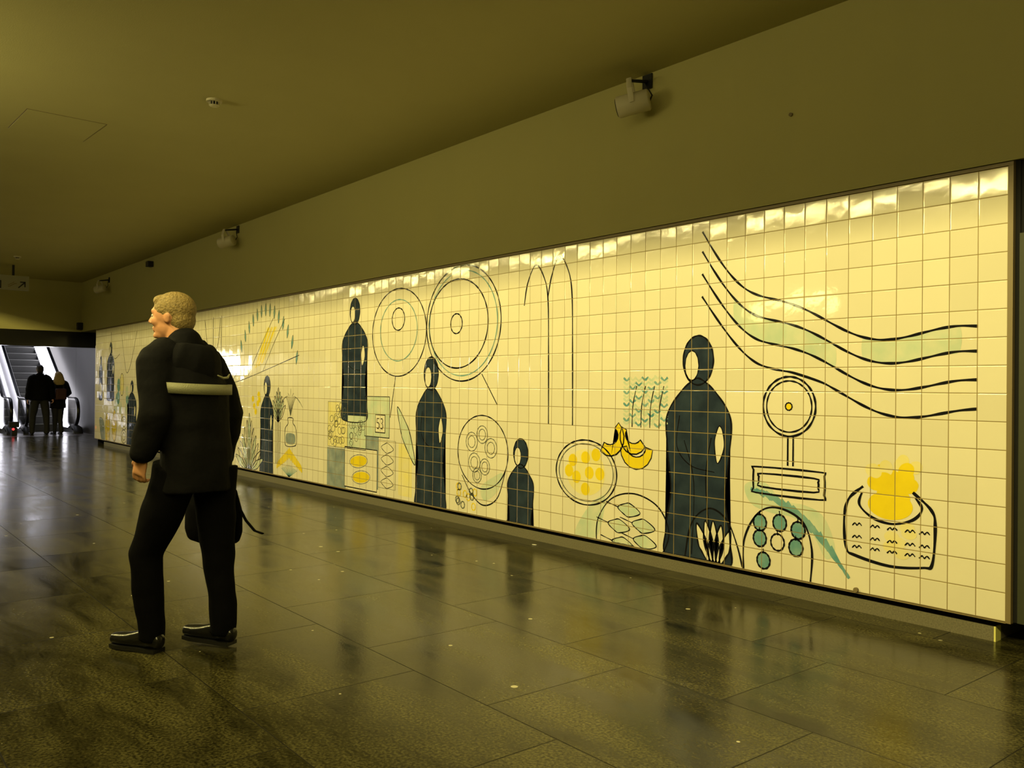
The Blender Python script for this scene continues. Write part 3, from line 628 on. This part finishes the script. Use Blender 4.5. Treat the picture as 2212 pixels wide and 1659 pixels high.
# ------------------------------------------------------------ people
def hand(bm, wrist, dirv, palmn, thumbs, sc=1.0, curl=.5):
    """palm, four unequal curled fingers and a thumb; palmn = side the palm faces"""
    d = Vector(dirv).normalized(); p = Vector(palmn); p = (p - d * p.dot(d)).normalized(); s = d.cross(p).normalized() * thumbs
    w0 = Vector(wrist)
    loft(bm, [w0, w0 + d * .035 * sc, w0 + d * .085 * sc], [(.028 * sc, .02 * sc), (.038 * sc, .017 * sc), (.04 * sc, .014 * sc)], side=s, n=12)
    for k, (off, ln) in enumerate(((.030, .072), (.010, .082), (-.011, .076), (-.031, .06))):
        b0 = w0 + d * .085 * sc + s * off * sc; pts = [b0]; dd = d.copy()
        for j, fr in enumerate((.45, .32, .23)):
            an = curl * (.5 + .25 * j) + .05 * k; dd = (d * math.cos(an * (j + 1) * .8) + p * math.sin(an * (j + 1) * .8)).normalized(); pts.append(pts[-1] + dd * ln * fr * sc)
        loft(bm, pts, [.0095 * sc, .009 * sc, .0082 * sc, .007 * sc], side=s, n=10)
    b0 = w0 + d * .025 * sc + s * .03 * sc
    loft(bm, [b0, b0 + (d * .7 + s * .6 + p * .3).normalized() * .035 * sc, b0 + (d * .85 + s * .45 + p * .45).normalized() * .065 * sc], [.013 * sc, .011 * sc, .0085 * sc], side=p, n=10)

def head(bm, hb, c, yaw, s=1.0):
    """c centre of skull, yaw turn of the face; adds head to bm, eye positions returned"""
    rot = Matrix.Rotation(yaw, 3, 'Z'); c = Vector(c)
    def q(x, y, z): return c + rot @ (Vector((x, y, z)) * s)
    def E(x, y, z, a_, b, d, n=14): ell(bm, q(x, y, z), (a_ * s, b * s, d * s), rot, n)
    E(0, 0, .02, .098, .076, .095, 20); E(.015, 0, -.04, .076, .062, .075, 18); E(.04, 0, -.078, .045, .045, .038)
    E(.082, 0, .03, .018, .05, .02)                                       # brow
    E(.06, .033, -.018, .035, .025, .03); E(.06, -.033, -.018, .035, .025, .03)   # cheeks
    loft(bm, [q(.088, 0, .02), q(.108, 0, -.012), q(.112, 0, -.022)], [.009 * s, .012 * s, .013 * s], side=rot @ Vector((0, 1, 0)), n=10)
    E(.1, .012, -.025, .011, .008, .008, 8); E(.1, -.012, -.025, .011, .008, .008, 8)
    E(.088, 0, -.05, .012, .024, .007); E(.086, 0, -.062, .012, .022, .008); E(.082, 0, -.088, .016, .018, .016)
    for sg in (-1, 1):
        E(-.005, sg * .076, -.005, .017, .006, .029, 10); E(-.01, sg * .079, .004, .013, .006, .018, 10)
    return [q(.083, sg * .031, .008) for sg in (-1, 1)], rot

def figure(root, J, M_, s=1.0, vox=.008, jv=.012, hair='short', coat=0, sleeve=None):
    """J: joints in local metres (x forward, y left, z up)"""
    V = {k: Vector(v) for k, v in J.items()}
    bm = bmesh.new()
    eyes, rot = head(bm, None, V['head'], J.get('yaw', 0) if isinstance(J.get('yaw', 0), (int, float)) else 0, s)
    nk = V['neck']; hd = V['head']
    loft(bm, [nk - Vector((0, 0, .05)), nk.lerp(hd, .35), nk.lerp(hd, .7) - Vector((.01, 0, 0))], [.062 * s, .056 * s, .055 * s], n=16)
    loft(bm, [V['pelvis'], V['waist'], V['chest'], nk - Vector((0, 0, .06))], [(.145 * s, .1 * s), (.125 * s, .09 * s), (.15 * s, .105 * s), (.09 * s, .06 * s)], n=20)
    for sd, sg in (('L', 1), ('R', -1)):
        sh, el, wr = V['sh' + sd], V['el' + sd], V['wr' + sd]
        loft(bm, [sh, sh.lerp(el, .5), el, el.lerp(wr, .4), wr], [.055 * s, .046 * s, .038 * s, .038 * s, .026 * s], side=(1, 0, 0), n=14)
        loft(bm, [nk - Vector((0, 0, .07)), sh], [.05 * s, .05 * s], n=12)
        hdv = V['hd' + sd] - wr
        hand(bm, wr, hdv, (0, -sg, 0), -1 if sd == 'L' else 1, s, J.get('curl', .8) if False else .8)
        hp, kn, an, to = V['hip' + sd], V['kn' + sd], V['an' + sd], V['toe' + sd]
        loft(bm, [hp, hp.lerp(kn, .5), kn, kn.lerp(an, .35), an], [.085 * s, .07 * s, .05 * s, .052 * s, .036 * s], side=(0, 1, 0), n=14)
        loft(bm, [an - Vector((.03, 0, .03)), an.lerp(to, .5), to - Vector((.03, 0, 0))], [.028 * s, .022 * s, .02 * s], n=10)
    body = link('body', bm, M_['skin'], root, True); remesh(body, vox, 2)
    # eyes
    for e in eyes:
        b2 = bmesh.new(); ell(b2, e, (.011 * s, .012 * s, .009 * s), rot, 10); link('eye', b2, MT['eye'], body, True)
    # hair
    bm = bmesh.new()
    def q(x, y, z): return hd + rot @ (Vector((x, y, z)) * s)
    if hair == 'short':
        ell(bm, q(-.012, 0, .042), (.103 * s, .084 * s, .088 * s), rot, 20); ell(bm, q(-.045, 0, -.01), (.065 * s, .074 * s, .075 * s), rot, 16)
        ell(bm, q(.045, 0, .083), (.05 * s, .06 * s, .032 * s), rot, 14)
    else:
        ell(bm, q(-.015, 0, .04), (.112 * s, .094 * s, .098 * s), rot, 20)
        loft(bm, [q(-.05, 0, .05), q(-.07, 0, -.06), q(-.09, .0, -.17), q(-.085, 0, -.27)], [(.10 * s, .08 * s), (.135 * s, .08 * s), (.155 * s, .065 * s), (.11 * s, .04 * s)], side=rot @ Vector((0, 1, 0)), n=18)
    remesh(link('hair', bm, M_['hair'], body, True), vox * .9, 1)
    # trousers
    bm = bmesh.new()
    loft(bm, [V['pelvis'] - Vector((0, 0, .03)), V['pelvis'] + Vector((0, 0, .12))], [(.17 * s, .135 * s), (.155 * s, .12 * s)], n=20)
    for sd in 'LR':
        hp, kn, an = V['hip' + sd], V['kn' + sd], V['an' + sd]
        lw = M_.get('legw', 1)
        loft(bm, [hp + Vector((0, 0, .03)), hp.lerp(kn, .45), kn, kn.lerp(an, .5), an + Vector((0, 0, .0)), an - Vector((-.008, 0, .042))], [(.1 * s * lw, .125 * s * lw), .098 * s * lw, .08 * s * lw, .071 * s * lw, .062 * s * lw, .062 * s * lw], side=(0, 1, 0), n=18, flat=True)
    remesh(link('trousers', bm, M_['trousers'], root, True), jv, 2, .022)
    # shoes
    for sd in 'LR':
        an, to = V['an' + sd], V['toe' + sd]
        d = to - an; d.z = 0; d.normalize(); heel = Vector((an.x, an.y, 0)) - d * .075 * s; zt = max(0, to.z - .03)
        hz = max(.0, an.z - .095 * s)
        bm = bmesh.new(); sdv = Vector((-d.y, d.x, 0))
        L_ = .285 * s
        prof = [(0, .036, .040), (.05, .039, .046), (.11, .039, .042), (.17, .045, .034), (.22, .048, .031), (.27, .038, .027)]
        pts = []; rd = []
        for x, wv_, h in prof:
            f_ = x / .262; pts.append(heel + d * (x * s + .03 * s) + Vector((0, 0, hz * (1 - f_) + zt * f_ + h * s + .012))); rd.append((wv_ * s, h * s))
        loft(bm, pts, rd, side=sdv, n=16)
        loft(bm, [Vector((an.x, an.y, an.z - .04)), Vector((an.x, an.y, an.z + .02))], [.045 * s, .042 * s], n=14); loft(bm, [Vector((an.x, an.y, an.z - .02)) - d * .02 * s, Vector((an.x, an.y, an.z - .035)) + d * .06 * s, Vector((an.x, an.y, an.z - .06)) + d * .13 * s], [.043 * s, .040 * s, .03 * s], side=sdv, n=14)
        sh_ = remesh(link('shoe', bm, MT['shoe'], root, True), .008, 2)
        bm = bmesh.new(); so = []
        for x, wv_, h in prof:
            f_ = x / .262; c_ = heel + d * (x * s + .03 * s) + Vector((0, 0, hz * (1 - f_) + zt * f_ + .001)); so.append((c_ + sdv * (wv_ * s + .003), c_ - sdv * (wv_ * s + .003)))
        vb = [(bm.verts.new(a_), bm.verts.new(b), bm.verts.new(a_ + Vector((0, 0, .018))), bm.verts.new(b + Vector((0, 0, .018)))) for a_, b in so]
        for A, B in zip(vb, vb[1:]):
            for i, j in ((0, 1), (1, 3), (3, 2), (2, 0)): bm.faces.new((A[i], A[j], B[j], B[i]))
        bm.faces.new((vb[0][0], vb[0][1], vb[0][3], vb[0][2])); bm.faces.new((vb[-1][0], vb[-1][2], vb[-1][3], vb[-1][1]))
        link('sole', bm, MT['blackplastic'], sh_)
    # jacket
    bm = bmesh.new(); jw = M_.get('jw', 1)
    hem = V['pelvis'] + Vector((0, 0, coat))
    tor = [hem, V['pelvis'] + Vector((0, 0, .1 + coat * .2)), V['waist'], V['chest'], V['chest'].lerp(nk, .55), nk - Vector((0, 0, .03))]
    rad = [(.205 * s * jw, .165 * s * jw), (.2 * s * jw, .165 * s * jw), (.2 * s * jw, .165 * s * jw), (.215 * s * jw, .165 * s * jw), (.20 * s * jw, .135 * s * jw), (.1 * s, .09 * s)]
    loft(bm, tor, rad, n=28, flat=True)
    for sd, sg in (('L', 1), ('R', -1)):
        sh, el, wr = V['sh' + sd], V['el' + sd], V['wr' + sd]
        loft(bm, [nk - Vector((0, 0, .05)), sh.lerp(nk, .35) + Vector((0, 0, .015)), sh], [.085 * s, .09 * s, .092 * s], n=16)
        loft(bm, [sh, sh.lerp(el, .5), el, el.lerp(wr, .5), wr.lerp(el, .03)], [.092 * s, .084 * s, .074 * s, .068 * s, .056 * s], side=(1, 0, 0), n=18)
    if M_.get('collar', 1):
        loft(bm, [nk - Vector((.01, 0, .07)), nk - Vector((.03, 0, .01)), nk + Vector((-.02, 0, .04))], [(.15 * s, .12 * s), (.125 * s, .1 * s), (.085 * s, .085 * s)], n=20)
    jk = remesh(link('jacket', bm, M_['jacket'], root, True), jv, 2, .026)
    return body, jk, V

# ---- walking man
man = thing('person', 'person with short blond hair in a black jacket with a pale reflective band, walking left', 'person', (2.476, 3.298, 0), math.radians(31))
J = dict(head=(.085, .0, 1.622), neck=(.035, 0, 1.475), chest=(-.035, 0, 1.25), waist=(-.05, 0, 1.06), pelvis=(-.07, 0, .90),
         shL=(.03, .165, 1.395), elL=(-.02, .225, 1.15), wrL=(.04, .24, .955), hdL=(.07, .235, .85),
         shR=(-.0, -.16, 1.395), elR=(-.08, -.22, 1.14), wrR=(-.02, -.255, .905), hdR=(-.01, -.26, .81),
         hipL=(-.03, .09, .86), knL=(.14, .10, .47), anL=(.10, .10, .095), toeL=(.3, .10, .035),
         hipR=(-.1, -.09, .86), knR=(-.12, -.10, .47), anR=(-.165, -.10, .105), toeR=(.04, -.10, .05), yaw=.30)
yaw_ = J.pop('yaw')
def figure_yaw(root, J, yaw, *a_, **k):
    J = dict(J); global head
    h0 = head
    def h2(bm, hb, c, y, s=1.0): return h0(bm, hb, c, yaw, s)
    globals()['head'] = h2
    try: return figure(root, J, *a_, **k)
    finally: globals()['head'] = h0
body, jk, V = figure_yaw(man, J, yaw_, dict(skin=MT['skin'], hair=MT['blond'], trousers=MT['trousers'], jacket=MT['jacket'], jw=.93), hair='short', coat=-.12, vox=.006, jv=.011)
# folded hood on the shoulders
bm = bmesh.new(); loft(bm, [(.02, .135, 1.44), (-.06, .115, 1.425), (-.105, .06, 1.40), (-.12, 0, 1.385), (-.105, -.06, 1.40), (-.06, -.115, 1.425), (.02, -.135, 1.44)], [(.03, .06), (.04, .08), (.045, .095), (.05, .1), (.045, .095), (.04, .08), (.03, .06)], side=(1, 0, 0), n=16)
remesh(link('hood', bm, MT['jacket'], jk, True), .011, 3)
# reflective band round the back
bm = bmesh.new(); nb = 26; A0 = math.radians(88); A1 = math.radians(300); c_ = Vector((-.035, 0, 0)); rows = []
for i in range(nb + 1):
    an = A0 + (A1 - A0) * i / nb; ca, sa = math.cos(an), math.sin(an); z0 = 1.255 - .012 * math.sin((i / nb) * PI); rw = []
    for rr, zz in ((-.012, z0), (-.012, z0 + .05), (.009, z0 + .05), (.009, z0)):
        rw.append(bm.verts.new((c_.x + (.160 + rr) * ca, (.2075 + rr) * sa, zz)))
    rows.append(rw)
for A, B in zip(rows, rows[1:]):
    for i in range(4): bm.faces.new((A[i], A[(i + 1) % 4], B[(i + 1) % 4], B[i]))
bm.faces.new(rows[0]); bm.faces.new(rows[-1][::-1])
bnd = link('reflective_band', bm, MT['reflective'], jk, True); bnd['label'] = 'pale reflective band'
bm = bmesh.new(); loft(bm, [(-.197, .01, 1.338), (-.205, -.02, 1.325), (-.203, -.055, 1.328), (-.19, -.085, 1.345)], [.003, .006, .006, .003], n=8, side=(1, 0, 0)); tb = link('hood_tab', bm, MT['reflective'], jk, True); tb['label'] = 'small pale crescent tab'
# bag held at the right side
bag = thing('shoulder_bag', 'black bag hanging at the right hip of the walking man', 'bag', (2.476 + .05 * math.cos(math.radians(31)) - .055 * math.sin(math.radians(31)), 3.298 + .05 * math.sin(math.radians(31)) + .055 * math.cos(math.radians(31)), -.065), math.radians(31))
bm = bmesh.new()
loft(bm, [(-.0, -.33, .55), (-.0, -.33, .60), (-.0, -.33, .72), (-.01, -.325, .83)], [(.165, .045), (.18, .06), (.175, .065), (.14, .03)], side=(1, 0, 0), n=24)
remesh(link('bag_body', bm, MT['trousers'], bag, True), .012, 2)
bm = bmesh.new(); loft(bm, [(-.12, -.325, .80), (-.09, -.325, .87), (-.05, -.325, .895), (-.01, -.325, .87), (.06, -.325, .80)], [(.008, .004)] * 5, side=(0, 1, 0), n=8); link('handle', bm, MT['trousers'], bag, True)
bm = bmesh.new(); loft(bm, [(-.165, -.33, .72), (-.2, -.335, .66), (-.25, -.34, .61), (-.30, -.34, .598)], [(.012, .004)] * 4, side=(0, 1, 0), n=8); link('strap', bm, MT['trousers'], bag, True)

# ---- couple before the escalator (facing away, +x)
def base_pose(h, spread=.09):
    k = h / 1.75
    P_ = dict(head=(.01, 0, 1.62), neck=(0, 0, 1.47), chest=(0, 0, 1.25), waist=(0, 0, 1.07), pelvis=(0, 0, .93),
              shL=(0, .175, 1.40), elL=(-.03, .24, 1.14), wrL=(.0, .26, .9), hdL=(.01, .265, .8), shR=(0, -.175, 1.40), elR=(-.03, -.24, 1.14), wrR=(.0, -.26, .9), hdR=(.01, -.265, .8),
              hipL=(0, .09, .9), knL=(.02, spread, .48), anL=(0, spread + .01, .095), toeL=(.2, spread + .02, .035), hipR=(0, -.09, .9), knR=(.02, -spread, .48), anR=(-.02, -spread - .01, .095), toeR=(.18, -spread - .02, .035))
    return {a_: tuple(c * k for c in v) for a_, v in P_.items()}, k
p1 = thing('person', 'dark-haired person in a black jacket, taller of the couple before the escalator', 'person', (22.28, .34, 0), math.radians(-4))
J1, k1 = base_pose(1.76, .15); J1['elR'] = (.0, -.27, 1.14); J1['wrR'] = (.05, -.30, .93); J1['hdR'] = (.07, -.31, .83)
figure(p1, J1, dict(skin=MT['skin'], hair=MT['darkhair'], trousers=MT['jeans'], jacket=MT['jacket'], jw=1.06), s=k1, vox=.012, jv=.016, coat=-.06)
p2 = thing('person', 'person with long blond hair and dark red backpack, shorter of the couple before the escalator', 'person', (22.56, -.13, 0), math.radians(4))
J2, k2 = base_pose(1.60, .07); J2['elR'] = (-.02, -.25, 1.05); J2['wrR'] = (.16, -.20, .98); J2['hdR'] = (.25, -.17, 1.0); J2['wrL'] = (.05, .24, .85); J2['hdL'] = (.06, .245, .76)
b_, jk2, _ = figure(p2, J2, dict(skin=MT['skin'], hair=MT['longblond'], trousers=MT['jeans'], jacket=MT['jacket'], jw=.98, collar=0, legw=.85), s=k2, vox=.012, jv=.016, hair='long', coat=-.18)
bp_ = thing('backpack', 'small dark red backpack on the back of the long-haired person', 'backpack', (22.56, -.13, 0), math.radians(4))
o = link('pack', boxes(((-.30, -.13, .88), (-.155, .13, 1.17))), MT['redbag'], bp_); bevel(o, .04, 4)
o = link('front_pocket', boxes(((-.335, -.10, .90), (-.302, .10, 1.03))), MT['redbag'], bp_); bevel(o, .015, 3)
for sg in (-1, 1):
    bm = bmesh.new(); loft(bm, [(-.16, sg * .09, 1.16), (-.10, sg * .095, 1.27), (.0, sg * .10, 1.335), (.09, sg * .10, 1.28)], [(.02, .006)] * 4, side=(0, 1, 0), n=8); link('strap', bm, MT['blackplastic'], bp_, True)
# ------------------------------------------------------------ litter
bm = bmesh.new(); loft(bm, [(0, 0, .0035), (.018, .01, .004), (.03, .022, .006)], [(.009, .003), (.011, .003), (.004, .002)], n=8)
tag(link('paper_scrap', bm, mat('white_paper', (.8, .78, .7), .7), loc=(3.55, .09, .0), smooth=True), 'tiny white paper scrap on the floor at the foot of the plinth', 'litter')
